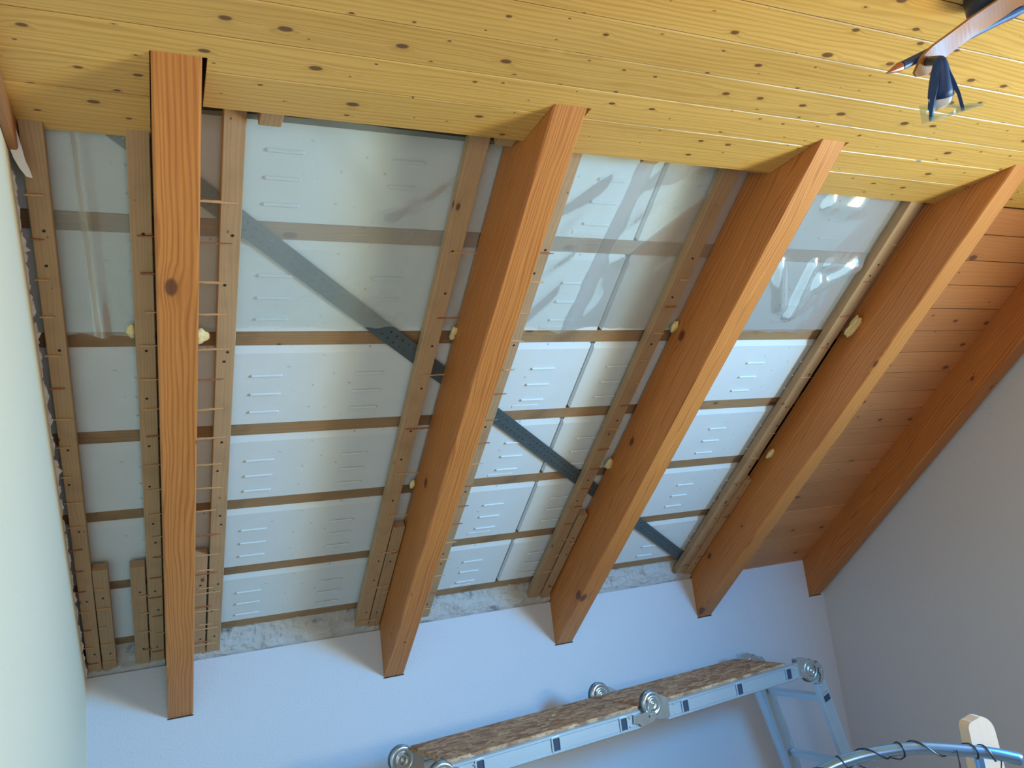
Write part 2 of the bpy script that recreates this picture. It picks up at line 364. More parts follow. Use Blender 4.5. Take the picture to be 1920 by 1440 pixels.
bm = bmesh.new(); addbox(bm, XL, XR, -1.5, -1.38, FLOOR, ZC)
st('wall_rear', frombm('wall_rear', bm, 'wall'), 'white wall behind the viewer')
# dark roof layer behind everything
bm = bmesh.new(); addbox(bm, XL - .16, XR + .16, 0.0, 3.6, 0.262, 0.28)
st('roof_backing', frombm('roof_backing', bm, 'under'), 'dark roof layer behind the insulation', MS)
bm = bmesh.new(); addbox(bm, XL - .16, XR + .16, -1.5, 1.72, ZC + 0.05, ZC + 0.07)  # unseen dark slab added over the boards to seal out light
st('roof_backing', frombm('ceiling_backing', bm, 'under'), 'dark slab added above the ceiling boards to shut out light')

# window in the right gable, outside the picture (its panes give the daylight)
wn = empty('window_1', T(XR - 0.001, WIN[1], WIN[2])); wn['kind'] = 'structure'; wn['label'] = 'white framed gable window'
bm = bmesh.new()
for (y0, y1, z0, z1) in ((-.62, -.55, -.57, .57), (.55, .62, -.57, .57), (-.55, .55, .5, .57), (-.55, .55, -.57, -.5)):
    addbox(bm, -0.05, 0.0, y0, y1, z0, z1, 0.004)
put('window_frame', frombm('window_frame', bm, 'white'), None, wn)

# ---- ceiling boards
M['groove'] = plain('joint_shade_varnish', (0.20, 0.10, 0.035), 0.7)  # gap shade put into the colour of the joint faces, with darkened varnish
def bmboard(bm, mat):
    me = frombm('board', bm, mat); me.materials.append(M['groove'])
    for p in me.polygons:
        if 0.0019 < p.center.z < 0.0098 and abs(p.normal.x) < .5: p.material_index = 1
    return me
PITCH = 0.1085
def board_profile(y0, y1, z, up=1, th=0.013, ch=0.0016, tong=0.0026):
    # face down at z; chamfered edges and a recessed tongue bridging the joint
    return [(y0, z + up * (ch + .001)), (y0 + ch, z), (y1 - ch - tong, z), (y1 - tong, z + up * (ch + .001)),
            (y1 - tong, z + up * 0.009), (y1 + 0.001, z + up * 0.009), (y1 + 0.001, z + up * th), (y0, z + up * th)]
ceil = empty('ceiling', T(0, 0, ZC)); ceil['kind'] = 'structure'; ceil['label'] = 'knotty pine tongue and groove ceiling'
seams = [0.856 + PITCH * 0 ]
ys = [1.287, 1.179, 1.070, 0.962, 0.856]
while ys[-1] > -1.35: ys.append(ys[-1] - PITCH)
ys = ys[::-1]
for i in range(len(ys) - 1):
    bm = bmesh.new(); yc = ys[i]
    prism(bm, board_profile(0, ys[i + 1] - ys[i], 0), 0, XL, XR)
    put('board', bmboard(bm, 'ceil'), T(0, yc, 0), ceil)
BAYS = [(XL, 0.016, 1.664), (0.112, 0.818, 1.517), (0.912, 1.600, 1.546), (1.699, 2.383, 1.632), (2.476, 3.108, 1.606)]
# the notched board that runs past the rafter heads
bm = bmesh.new(); NY = 1.353
prism(bm, [(0, .0022), (.0012, 0), (NY - 1.287, 0), (NY - 1.287, .013), (0, .013)], 0, XL, XR)
for (a, b, e) in BAYS:
    prism(bm, [(NY - 1.287, 0)] + [(y, z) for y, z in board_profile(0, 0.109, 0)[2:7]] + [(NY - 1.287, .013)], 0, a, b)
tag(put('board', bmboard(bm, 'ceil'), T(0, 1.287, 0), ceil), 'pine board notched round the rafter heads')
for (a, b, e) in BAYS:
    lim = [1.396, 1.504] if e > 1.56 else [1.396]
    lim = [l for l in lim if e - l > 0.03] + [e]
    for y0, y1 in zip(lim, lim[1:]):
        bm = bmesh.new(); prof = board_profile(0, y1 - y0, 0)
        if y1 == e: prof = [(0, .0022), (.0012, 0), (y1 - y0, 0.0), (y1 - y0, 0.013), (0, 0.013)]
        prism(bm, prof, 0, a, b)
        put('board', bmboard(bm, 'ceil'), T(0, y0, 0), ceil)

# ---- cladding still on the slope in the last bay
cl = empty('ceiling_slope', MS.copy()); cl['kind'] = 'structure'; cl['label'] = 'pine boards still covering the roof slope in the last bay'
s = 0.78; k = 0
while s < 2.86:
    e = min(s + 0.1085, 2.905)
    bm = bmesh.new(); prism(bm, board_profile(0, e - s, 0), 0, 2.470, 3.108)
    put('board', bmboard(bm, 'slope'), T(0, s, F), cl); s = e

# ---- timber strip in the corner of left wall and ceiling
bm = bmesh.new(); addbox(bm, 0, 0.018, 1.0, 1.672, -0.05, 0, 0.003)
st('trim_1', frombm('trim_1', bm, 'trim'), 'short brown timber strip between left wall and ceiling', T(XL, 0, ZC))

# ---- rafters
def cutz(off): return off
RL = ['rafter nearest the left wall, seen straight from below', 'second rafter from the left wall, big knot half way down its edge',
      'middle rafter of the five, steel strap passing behind it', 'fourth rafter from the left wall, where the board cladding begins',
      'last rafter, lying against the shaded right wall']
rafters = []
for i, (a, b) in enumerate(RAFT):
    # local frame (x, s, off); vertical cut at the knee wall face
    def so(y, z): return (y * CS - z * SN, y * SN + z * CS - C0)
    sA = so(1.353, ZC)[0] - 0.16
    e0 = so(YW - .001, offz(YW - .001, 0)); e1 = so(YW - .001, offz(YW - .001, Q))
    ee = so(YW + .001, ZW)
    bm = bmesh.new()
    # polygon in (s, off)
    poly = [(sA, 0.0), e0, e1, (e1[0], Q), (sA, Q)]
    poly = [poly[0], poly[1], (e1[0], Q), (sA, Q)]
    prism(bm, poly, 0, 0.0, b - a)
    bmesh.ops.bevel(bm, geom=[e for e in bm.edges if abs(e.verts[0].co.x - e.verts[1].co.x) < 1e-5 and e.verts[0].co.z < 0.001 and e.verts[1].co.z < 0.001 and e.calc_length() > 1], offset=0.004, segments=1, affect='EDGES')
    o = put('rafter', frombm('rafter', bm, 'rafter'), MS @ T(a, 0, 0))
    tag(o, 'brown spruce ' + RL[i], 'rafter', 'five spruce rafters'); rafters.append(o)

for (a, b) in RAFT:      # dark shrinkage joint where each rafter meets the plaster
    zb = offz(YW, 0)
    bm = bmesh.new(); addbox(bm, a - .002, b + .001, YW - .0015, YW + .002, zb - .0035, zb + .001)
    put('joint', frombm('joint', bm, 'under'), None, wf)

# ---- roof battens (run across all open bays)
B = [0.68, 1.021, 1.357, 1.700, 2.034, 2.385, 2.718]
BN = ['topmost, mostly hidden by the ceiling edge', 'second, seen blurred through the plastic film', 'just below the lower hem of the film',
      'one step below the film hem', 'at mid height of the bare insulation', 'last but one above the knee wall', 'lowest, right above the broken mortar']
for i, s in enumerate(B):
    bm = bmesh.new(); addbox(bm, XL - 0.03, 2.46, 0, 0.048, 0, 0.024, 0.0015)
    o = put('roof_batten', frombm('roof_batten', bm, 'lath'), MS @ T(0, s, Q + 0.0155))
    tag(o, 'sawn brown horizontal roof batten, ' + BN[i], 'batten', 'horizontal roof battens')

# ---- polystyrene panels
rib_bm = bmesh.new(); addbox(rib_bm, 0, 0.086, 0, 0.0095, -0.006, 0, 0.003); rib = frombm('rib', rib_bm, 'eps')
COLS = [-0.408, 0.168, 0.7445, 1.321, 1.8975]; PW = 0.5745
CN = ['by the left wall', 'between first and second rafter', 'behind the second rafter', 'left of the third rafter', 'between third and fourth rafter']
RN = ['in the top row under the film', 'in the lower film row', 'in the row right below the film', 'in the second bare row', 'in the third bare row', 'in the fourth bare row']
for ci, cx in enumerate(COLS):
    pw = PW if ci < 4 else 0.484
    x0 = max(cx, XL - 0.03)
    for ri in range(6):
        s0 = B[ri] + 0.0485; s1 = B[ri + 1] - 0.0015
        bm = bmesh.new(); X1 = cx + pw - x0; Y1 = s1 - s0; g = 0.002
        lv = [(g + .006, X1 - g - .006, .022, Y1 - .004, 0.0), (g, X1 - g, 0.0, Y1, 0.008), (g, X1 - g, 0.0, Y1, 0.05)]
        rg = [[bm.verts.new(q) for q in ((a_, c_, z_), (b_, c_, z_), (b_, d_, z_), (a_, d_, z_))] for (a_, b_, c_, d_, z_) in lv]
        bm.faces.new(rg[0]); bm.faces.new(rg[2][::-1])
        for q0, q1 in zip(rg, rg[1:]):
            for j in range(4): bm.faces.new((q0[j], q0[(j + 1) % 4], q1[(j + 1) % 4], q1[j]))
        bmesh.ops.bevel(bm, geom=[e for e in bm.edges if abs(e.verts[0].co.z - e.verts[1].co.z) > .03], offset=.008, segments=2, affect='EDGES')
        o = put('insulation_panel', frombm('insulation_panel', bm, 'eps'), MS @ T(x0, s0, Q + 0.0090 + 0.0010 * random.random()))
        tag(o, 'white polystyrene panel %s, %s' % (CN[ci], RN[ri]), 'insulation panel', 'white polystyrene roof panels')
        b0 = B[ri] - s0
        offs = [(0.085 if ci < 4 else 0.115), 0.378]
        for gx in offs:
            if cx + gx < x0 + 0.02 or cx + gx + 0.086 > cx + pw: continue
            for ds in (0.146, 0.215, 0.284):
                shx = -0.012 * (ci == 0)
                put('rib', rib, T(cx + gx + shx - x0, b0 + ds, 0.0005), o)
        if ci in (1, 2, 3):       # small embossed maker's plate, illegible
            bm = bmesh.new(); addbox(bm, 0, 0.098, 0, 0.012, -0.0015, 0.001, 0.0007)
            put('embossed_plate', frombm('embossed_plate', bm, 'eps'), T(cx + 0.355 - x0, b0 + 0.313, 0), o)

# ---- steel strap with two rows of holes
p0 = Vector((-0.12, 0.75)); p1 = Vector((2.40, 2.815))
d = (p1 - p0); L = d.length; d /= L; nrm = Vector((-d.y, d.x))
bm = bmesh.new(); cell = 0.025; half = 0.0275; ncell = int(L / cell); ncell -= ncell % 2
def strap_pt(u, v): q = p0 + d * u + nrm * v; return bm.verts.new((q.x, q.y, 0))
for row in (0, 1):
    v0, v1 = (-half, 0) if row == 0 else (0, half)
    for k in range(ncell):
        u0 = k * cell; u1 = u0 + cell; cu = (u0 + u1) / 2 + (0.004 if row else -0.004); cv = (v0 + v1) / 2 + (-.003 if row else .003); r = 0.0034
        outer = [(u0, v0), ((u0 + u1) / 2, v0), (u1, v0), (u1, (v0 + v1) / 2), (u1, v1), ((u0 + u1) / 2, v1), (u0, v1), (u0, (v0 + v1) / 2)]
        ov = [strap_pt(*q) for q in outer]
        iv = [strap_pt(cu + r * math.cos(math.radians(225 + 45 * j)), cv + r * math.sin(math.radians(225 + 45 * j))) for j in range(8)]
        for j in range(8): bm.faces.new((ov[j], ov[(j + 1) % 8], iv[(j + 1) % 8], iv[j]))
bmesh.ops.remove_doubles(bm, verts=bm.verts, dist=1e-5)
ext = bmesh.ops.extrude_face_region(bm, geom=list(bm.faces))
bmesh.ops.translate(bm, verts=[g for g in ext['geom'] if isinstance(g, bmesh.types.BMVert)], vec=(0, 0, -0.0015))
o = put('steel_strap', frombm('steel_strap', bm, 'steel'), MS @ T(0, 0, Q + 0.003))
tag(o, 'dark grey perforated steel strap crossing the slope diagonally behind the rafters', 'strap')

# ---- upright battens with splinters and screws
def splinter_mesh(L_, w_, mat, seed):
    rs = random.Random(seed); bm = bmesh.new(); n = 7; A_ = []; 
    for i in range(n):
        t = i / (n - 1); ww = w_ * (0.55 + 0.6 * rs.random()) * (1 - 0.85 * max(0, t - .75) / .25) * (0.5 + 0.5 * min(1, t * 6))
        y = (rs.random() - .5) * 0.002; x = t * L_
        A_.append([bm.verts.new((x, y - ww / 2, 0)), bm.verts.new((x, y + ww / 2, 0)), bm.verts.new((x, y + ww / 2, -0.0025)), bm.verts.new((x, y - ww / 2, -0.003))])
    for a, b in zip(A_, A_[1:]):
        for k in range(4): bm.faces.new((a[k], a[(k + 1) % 4], b[(k + 1) % 4], b[k]))
    bm.faces.new(A_[0][::-1]); bm.faces.new(A_[-1])
    return frombm('splinter', bm, mat)
SPM = [splinter_mesh(1.0, 0.006, 'splint', i) for i in range(3)] + [splinter_mesh(1.0, 0.006, 'splintr', i + 5) for i in range(2)]
bm = bmesh.new(); tube(bm, [(0, 0, 0), (0, 0, -0.0012)], 0.0036, 8); SCREW = frombm('screw', bm, 'screw')
def upright(x0, x1, s0, s1, label, spl=None, seed=0, group='upright sawn battens', step=0.108, sst=None, tilt=0.0):
    rs = random.Random(seed * 13 + 3)
    bm = bmesh.new(); addbox(bm, 0, x1 - x0, 0, s1 - s0, 0, SPT, 0.0015)
    o = put('upright_batten', frombm('upright_batten', bm, 'spacer'), MS @ T(x0, s0, SPF) @ Matrix.Rotation(tilt, 4, 'Z'))
    tag(o, label, 'batten', group)
    for bs in B:
        if s0 + 0.02 < bs + .02 < s1 - 0.01:
            put('screw', SCREW, T((x1 - x0) * rs.uniform(.45, .7), bs + .024 - s0 + rs.uniform(-.01, .01), 0.0), o)
            if rs.random() < .6: put('screw', SCREW, T((x1 - x0) * rs.uniform(.2, .8), bs + .09 - s0 + rs.uniform(-.03, .1), 0.0), o) if bs + .2 < s1 else None
    if spl:
        side, ext = spl     # side 'L' or 'R': over which edge the splinters reach
        sv = sst if sst else s0 + 0.16
        while sv < s1 - 0.02:
            le = (x1 - x0) * rs.uniform(0.5, 0.95) + ext * rs.uniform(0.8, 1.05)
            me = SPM[rs.randrange(5)]
            xs = -ext if side == 'L' else (x1 - x0) - (le - ext)
            c = put('splinter', me, T(xs, sv - s0 + rs.uniform(-.006, .006), -0.0008) @ Matrix.Rotation(rs.uniform(-.05, .05), 4, 'Z') @ Matrix.Diagonal((le, rs.uniform(.5, 1.1), 1, 1)), o)
            sv += step
    return o
W5 = 0.047
upright(-0.220, -0.177, 0.76, 2.846, 'long upright batten along the left wall, dark gap beside it', ('L', 0.006), 1, sst=0.955, tilt=0.0062)
upright(-0.031, 0.014, 0.72, 2.838, 'long upright batten touching the first rafter on its left', ('R', 0.004), 2, sst=1.04)
upright(0.157, 0.204, 0.68, 2.836, 'long upright batten right of the first rafter, gap between them', ('L', 0.052), 3, sst=0.945)
upright(0.714, 0.766, 0.68, 2.828, 'long upright batten left of the second rafter', ('R', 0.045), 4, sst=1.06, step=0.216)
upright(0.976, 1.027, 0.66, 2.838, 'upright batten peeping out right behind the second rafter', ('R', 0.012), 5, sst=1.04)
upright(1.487, 1.540, 0.68, 2.822, 'long upright batten left of the third rafter', ('R', 0.004), 6, sst=1.12)
upright(2.277, 2.332, 0.70, 2.812, 'greyish upright batten left of the fourth rafter', ('R', 0.002), 7, sst=0.96, step=0.15)
upright(-0.185, -0.141, 2.262, 2.888, 'short doubling batten beside the long one at the left wall', ('L', 0.0), 8, 'short doubling battens above the knee wall', sst=2.36)
upright(-0.080, -0.0355, 2.268, 2.886, 'short doubling batten beside the long one left of first rafter', ('R', 0.01), 9, 'short doubling battens above the knee wall', sst=2.42)
upright(0.105, 0.151, 2.245, 2.886, 'short doubling batten just right of the first rafter', ('R', 0.02), 10, 'short doubling battens above the knee wall', sst=2.32)
upright(0.770, 0.8155, 2.213, 2.868, 'short doubling batten wedged against the second rafter', ('R', 0.002), 11, 'short doubling battens above the knee wall', sst=2.36, step=.25)
upright(1.549, 1.592, 2.268, 2.858, 'short doubling batten wedged against the third rafter', ('R', 0.0), 12, 'short doubling battens above the knee wall', sst=2.45, step=.3)
upright(2.337, 2.380, 2.155, 2.835, 'short doubling batten wedged against the fourth rafter', ('R', 0.0), 13, 'short doubling battens above the knee wall', sst=2.4, step=.3)

# ---- stub battens above the ceiling edge
for (x0, x1, y1, lab) in ((0.226, 0.274, 1.592, 'pale batten stub under the ceiling edge, right of the first upright'),
                          (1.196, 1.246, 1.588, 'pale batten stub peeping below the ceiling edge over the third bay'),
                          (0.770, 0.815, 1.575, 'batten stub below the ceiling edge left of the second rafter'),
                          (1.545, 1.596, 1.580, 'batten stub below the ceiling edge left of the third rafter')):
    bm = bmesh.new(); addbox(bm, 0, x1 - x0, 0, y1 - 1.30, 0, 0.028, 0.0015)
    o = put('batten_stub', frombm('batten_stub', bm, 'spacer'), T(x0, 1.30, ZC + 0.0145)); tag(o, lab, 'batten', 'batten stubs at the ceiling edge')

# ---- plastic film
def film(x0, x1, s0, hem, mat, label, seed, amp, crease=None):
    nx, ny = 60, 60; v = []; f = []
    for j in range(ny + 1):
        for i in range(nx + 1):
            u = i / nx; t = j / ny; x = x0 + (x1 - x0) * u
            s1 = hem + 0.012 * noise.noise(Vector((x * 9, seed, 0))) + 0.006 * noise.noise(Vector((x * 30, seed, 3)))
            s_ = s0 + (s1 - s0) * t
            p = Vector((x * 2.2 + s_ * 1.1, s_ * 1.3, seed))
            h = amp * (abs(noise.noise(p * 1.6)) * 1.2 + 0.5 * abs(noise.noise(p * 3.7)))
            if crease: h += crease(x, s_)
            h *= min(1, u * 14) * min(1, (1 - u) * 14) * min(1, t * 8 + .2)
            v.append((x - x0, s_ - s0, -min(h, 0.026)))
    for j in range(ny):
        for i in range(nx):
            a = j * (nx + 1) + i; f.append((a, a + 1, a + nx + 2, a + nx + 1))
    o = put('plastic_film', mesh('plastic_film', v, f, mat, True), MS @ T(x0, s0, Q - 0.0005))
    tag(o, label, 'plastic film', 'plastic film sheets in the bays')
def ridge(x, s, xa, sa, xb, sb, w, h):
    ax, ay = xb - xa, sb - sa; L2 = ax * ax + ay * ay
    t = max(0, min(1, ((x - xa) * ax + (s - sa) * ay) / L2)); dx, dy = x - xa - t * ax, s - sa - t * ay
    dd = math.sqrt(dx * dx + dy * dy); return h * max(0, 1 - dd / w)
film(XL + 0.012, 0.016, 0.70, 1.352, 'film', 'milky plastic film in the narrow bay beside the left wall', 1, 0.006,
     lambda x, s: ridge(x, s, -.12, .8, -.10, 1.36, .02, .012))
film(0.105, 0.817, 0.68, 1.330, 'film', 'milky plastic film in the widest open bay, strap showing through', 5, 0.008,
     lambda x, s: ridge(x, s, .38, .72, .62, 1.0, .05, .008) + ridge(x, s, .55, .95, .76, .8, .05, .008))
film(0.904, 1.600, 0.68, 1.334, 'film', 'bluish plastic film pulled tight between second and third rafter', 9, 0.008,
     lambda x, s: ridge(x, s, 1.22, .72, 1.16, 1.34, .05, .012) + ridge(x, s, 1.30, 1.05, 1.52, .8, .06, .012) + ridge(x, s, 1.2, .75, 1.02, .9, .05, .006))
def crum(x, s):
    return ridge(x, s, 1.90, 1.07, 2.00, 1.24, .030, .020) + ridge(x, s, 2.04, 1.06, 2.06, 1.27, .028, .020) + ridge(x, s, 2.12, 1.06, 2.22, 1.06, .05, .016) \
        + ridge(x, s, 2.10, 1.12, 2.06, 1.27, .03, .020) + ridge(x, s, 2.24, 1.06, 2.12, 1.14, .035, .022) + ridge(x, s, 1.98, .84, 2.1, .84, .05, .014)
film(1.690, 2.383, 0.70, 1.350, 'filmshiny', 'crumpled shiny plastic film left of the fourth rafter', 14, 0.009, crum)

# ---- rough mortar between wall top and lowest batten, part of the knee wall
for bi, (a, b, _) in enumerate(BAYS[:4]):
    nx, ny = int((b - a) / 0.008), 22; v = []; f = []
    for j in range(ny + 1):
        for i in range(nx + 1):
            x = a + (b - a) * i / nx; t = j / ny
            s_ = 2.866 - 0.110 * t
            off = F + 0.004 + 0.054 * min(1, t * 1.25) ** 1.0
            p = Vector((x * 14, s_ * 18, bi))
            hh = 0.010 * noise.noise(p) + 0.006 * noise.noise(p * 2.7) + 0.004 * noise.noise(p * 6)
            step = -0.008 if noise.noise(Vector((x * 5, bi * 3.1, 0))) * 0.35 + 0.45 > t else 0.008
            hh = (hh + step * 0.8) * min(1, t * 6)
            v.append((x, s_, off + hh))
    for j in range(ny):
        for i in range(nx):
            k = j * (nx + 1) + i; f.append((k, k + 1, k + nx + 2, k + nx + 1))
    put('mortar', mesh('mortar', v, f, 'mortar'), wf.matrix_world.inverted() @ MS, wf)

# ---- torn wallpaper along the left edge, part of the left wall
def torn(pts, name='torn_paper'):
    """pts list of (x, s, off) left/right pairs -> ragged strip with thickness."""
    v = []; f = []
    for (l, r) in pts: v += [l, r]
    n = len(pts); v2 = [(p[0], p[1], p[2] + 0.0012) for p in v]; m = len(v); v = v + v2
    for i in range(n - 1):
        a = 2 * i; f.append((a, a + 1, a + 3, a + 2)); f.append((m + a, m + a + 2, m + a + 3, m + a + 1))
        f.append((a + 1, m + a + 1, m + a + 3, a + 3)); f.append((a, a + 2, m + a + 2, m + a))
    f.append((0, m, m + 1, 1)); e = m - 2; f.append((e, e + 1, m + e + 1, m + e))
    put(name, mesh(name, v, f, 'paper'), MS, wl)
torn([((-.238, .806, F - .005), (-.222, .806, F - .004)), ((-.238, .84, F - .008), (-.216, .842, F - .008)), ((-.232, .865, F - .012), (-.212, .87, F - .012)),
      ((-.224, .885, F - .014), (-.206, .89, F - .014)), ((-.214, .902, F - .016), (-.203, .905, F - .016))])
rs = random.Random(4)
s = 0.90
while s < 2.84:
    ln = rs.uniform(.05, .11); pts = []; n = 9; wv = rs.uniform(.005, .012) * (1.2 if s < 1.8 else .6)
    for i in range(n):
        t = i / (n - 1)
        ex = wv * (0.35 + 0.9 * rs.random()) * (1 - .7 * abs(2 * t - 1))
        pts.append(((XL - .002, s + ln * t, F), (XL + ex, s + ln * t + rs.uniform(-.003, .003), F + rs.uniform(0, .01))))
    torn(pts); s += ln * rs.uniform(.95, 1.3)

# ---- foam blobs
def foam(x, s, off, r, st_, label, seed):
    bm = bmesh.new(); bmesh.ops.create_icosphere(bm, subdivisions=3, radius=1)
    for v in bm.verts:
        p = v.co.copy(); k = 1 + 0.45 * noise.noise(p * 1.3 + Vector((seed, 0, 0))) + 0.2 * noise.noise(p * 3 + Vector((seed, 0, 0)))
        v.co = Vector((p.x * r * k * st_[0], p.y * r * k * st_[1], p.z * r * k * st_[2]))
    o = put('foam_blob', frombm('foam_blob', bm, 'foam', True), MS @ T(x, s, off)); tag(o, label, 'foam', 'hardened yellow foam blobs')
foam(0.121, 1.348, Q - .014, 0.017, (1.2, 1.3, .8), 'pale yellow foam blob on the right flank of the first rafter', 1)
foam(-0.040, 1.335, Q - .008, 0.013, (.8, 1.7, .7), 'pale yellow foam lump left of the first rafter', 2)
foam(0.812, 1.345, Q - .010, 0.011, (.8, 2.2, .7), 'thin foam lump at the second rafter below the film', 3)
foam(0.808, 2.005, Q - .010, 0.012, (.8, 1.8, .7), 'foam lump low on the flank of the second rafter', 4)
foam(1.590, 1.325, Q - .010, 0.013, (.9, 1.9, .7), 'foam lump at the third rafter below the film', 5)
foam(1.588, 1.985, Q - .012, 0.015, (.9, 1.8, .7), 'foam lump low on the flank of the third rafter', 6)
foam(2.366, 1.300, SPF - .012, 0.020, (1.1, 2.4, .6), 'large pale foam flap squeezed out at the fourth rafter', 7)
foam(2.374, 1.985, SPF - .006, 0.014, (1.0, 1.9, .7), 'small foam flap lower on the fourth rafter', 8)

# ------------------------------------------------------------------ folding ladder used as a scaffold
TH = math.radians(7.3)
LO = Vector((1.70, 2.725, -0.70))
ML = Matrix.Translation(LO) @ Matrix.Rotation(TH, 4, 'Z')
lad = empty('folding_ladder', Matrix.Translation((1.70, 2.725, FLOOR)) @ Matrix.Rotation(TH, 4, 'Z'))
tag(lad, 'aluminium folding ladder set up as a low work platform by the knee wall', 'ladder')
LZ = LO.z - FLOOR
def lp(name, me, mw): return put(name, me, T(0, 0, LZ) @ mw, lad)
RW, RH, HP = 0.024, 0.064, 0.305
def rail_mesh(L_, holes, flip=False):
    # profile along local x, face towards -y ; framed openings for the rungs
    bm = bmesh.new()
    z0, z1 = -RH, 0
    prof = [(-0.000, z0 + .003), (.003, z0), (RW, z0), (RW, z1), (.003, z1), (0, z1 - .003), (0, z1 - .009), (.0025, z1 - .012), (.0025, z0 + .012), (0, z0 + .009)]
    prism(bm, prof, 0, 0, L_)
    return frombm('rail', bm, 'alu')
def ringmesh():
    bm = bmesh.new(); w_, h_, t_ = .0195, .0265, .0055
    def rr(a, b, r, n=4):
        out = []
        for cx, cy, s0 in ((a - r, b - r, 0), (-a + r, b - r, 90), (-a + r, -b + r, 180), (a - r, -b + r, 270)):
            for k in range(n): ang = math.radians(s0 + 90 * k / (n - 1)); out.append((cx + r * math.cos(ang), cy + r * math.sin(ang)))
        return out
    o_, i_ = rr(w_, h_, .006), rr(w_ - t_, h_ - t_, .003)
    vo = [bm.verts.new((p[0], 0, p[1])) for p in o_]; vi = [bm.verts.new((p[0], 0, p[1])) for p in i_]
    vo2 = [bm.verts.new((p[0], -.0025, p[1])) for p in o_]; vi2 = [bm.verts.new((p[0], -.0025, p[1])) for p in i_]
    n = len(vo)
    for k in range(n):
        q = (k + 1) % n
        bm.faces.new((vo2[k], vo2[q], vi2[q], vi2[k])); bm.faces.new((vo[k], vo[q], vo2[q], vo2[k])); bm.faces.new((vi[k], vi2[k], vi2[q], vi[q]))
    ring = frombm('rung_collar', bm, 'alu')
    bm = bmesh.new(); pl = [(p[0], p[1]) for p in i_]
    prism(bm, pl, 1, -0.0006, 0.0005)
    return ring, frombm('rung_opening', bm, 'hole')
COLLAR, OPEN_ = ringmesh()
bm = bmesh.new(); bmesh.ops.create_uvsphere(bm, u_segments=8, v_segments=5, radius=0.0048); RIVET = frombm('rivet', bm, 'zinc', True)
bm = bmesh.new(); prism(bm, [(-.012, -.013), (.012, -.013), (.015, -.010), (.015, .010), (.012, .013), (-.012, .013), (-.015, .010), (-.015, -.010)], 1, 0.0, 0.30); RUNG = frombm('rung', bm, 'alu')
YF, YB = 0.0, 0.325          # near face of near rail, far rail near face
def seg(mw, L_, first, nh):
    """a ladder segment; mw: local x along the rail, z up in the rail plane."""
    for yy in (YF, YB):
        lp('rail', RAILS[L_], mw @ T(0, yy, 0))
    for k in range(nh):
        x = first + HP * k
        if x > L_ - .02: continue
        lp('rung', RUNG, mw @ T(x, RW * .9, -RH / 2))
        lp('rung_collar', COLLAR, mw @ T(x, .0003, -RH / 2)); lp('rung_opening', OPEN_, mw @ T(x, .002, -RH / 2))
RAILS = {L_: rail_mesh(L_, 0) for L_ in (0.80, 0.78)}
mwL = T(-0.865, 0, 0) @ Matrix.Rotation(0.0, 4, 'Y'); mwR = T(0.07, 0, 0) @ Matrix.Rotation(-0.006, 4, 'Y')
seg(mwL, 0.80, 0.107, 3); seg(mwR, 0.80, 0.093, 3)
# hinge discs
def disc(bm, r, y0, y1, seg_=28, cx=0, cz=0):
    a = [bm.verts.new((cx + r * math.cos(2 * math.pi * k / seg_), y0, cz + r * math.sin(2 * math.pi * k / seg_))) for k in range(seg_)]
    b = [bm.verts.new((cx + r * math.cos(2 * math.pi * k / seg_), y1, cz + r * math.sin(2 * math.pi * k / seg_))) for k in range(seg_)]
    bm.faces.new(a); bm.faces.new(b[::-1])
    for k in range(seg_): bm.faces.new((a[k], a[(k + 1) % seg_], b[(k + 1) % seg_], b[k]))
def dome(bm, rs_, ys_, seg_=28):
    rings = [[bm.verts.new((r * math.cos(2 * math.pi * k / seg_), y, r * math.sin(2 * math.pi * k / seg_))) for k in range(seg_)] for r, y in zip(rs_, ys_)]
    for a, b in zip(rings, rings[1:]):
        for k in range(seg_): bm.faces.new((a[k], a[(k + 1) % seg_], b[(k + 1) % seg_], b[k]))
    bm.faces.new(rings[0]); bm.faces.new(rings[-1][::-1])
def hinge_mesh():
    bm = bmesh.new()
    dome(bm, [.044, .047, .047, .044, .035, .033, .025, .023, .014, .0125, .008, .007, .0001],
         [.026, .022, .003, -.002, -.0035, -.0005, -.0005, -.005, -.0065, -.003, -.003, -.008, -.0085])
    return frombm('hinge_disc', bm, 'zinc', True)
HD = hinge_mesh()
bm = bmesh.new(); disc(bm, .049, .009, .0225); HRIM = frombm('hinge_rim', bm, 'darkzinc')
bm = bmesh.new()     # plate that wraps the rail end, flared towards the disc
prism(bm, [(0.018, -.036), (0.018, .03), (.045, .024), (.078, .006), (.078, -RH - .004 + .006), (.03, -RH - .004 + .006), (.0, -.045)], 1, -0.0012, 0.0275)
PLATE_R = frombm('hinge_plate', bm, 'zinc')
bm = bmesh.new()     # hooked lever side
prism(bm, [(-.025, .02), (-.030, -.022), (-.100, -.020), (-.104, -.048), (-.078, -.056), (-.070, -.067), (-.018, -.062), (.002, -.050), (.004, -.030), (-.012, -.022), (-.012, -.034), (-.028, -.044), (-.036, -.040), (-.024, -.028), (-.008, -.012)], 1, -0.0065, 0.0)
LEVER = frombm('locking_lever', bm, 'zinc')
def hinge(mw, yy, lever=True, plates=(0,)):
    m0 = mw @ T(0, yy, 0)
    h = lp('hinge', HD, m0); put('rim', HRIM, None, h)
    for ang in plates: put('hinge_plate', PLATE_R, Matrix.Rotation(ang, 4, 'Y'), h)
    if lever: put('locking_lever', LEVER, T(0, -.0015, 0), h)
    return h
for yy in (YF, YB): hinge(T(0.0, 0, 0.010), yy, True, (0,))
def rivets(mw, pts):
    for x, z in pts: lp('rivet', RIVET, mw @ T(x, 0.001, z))
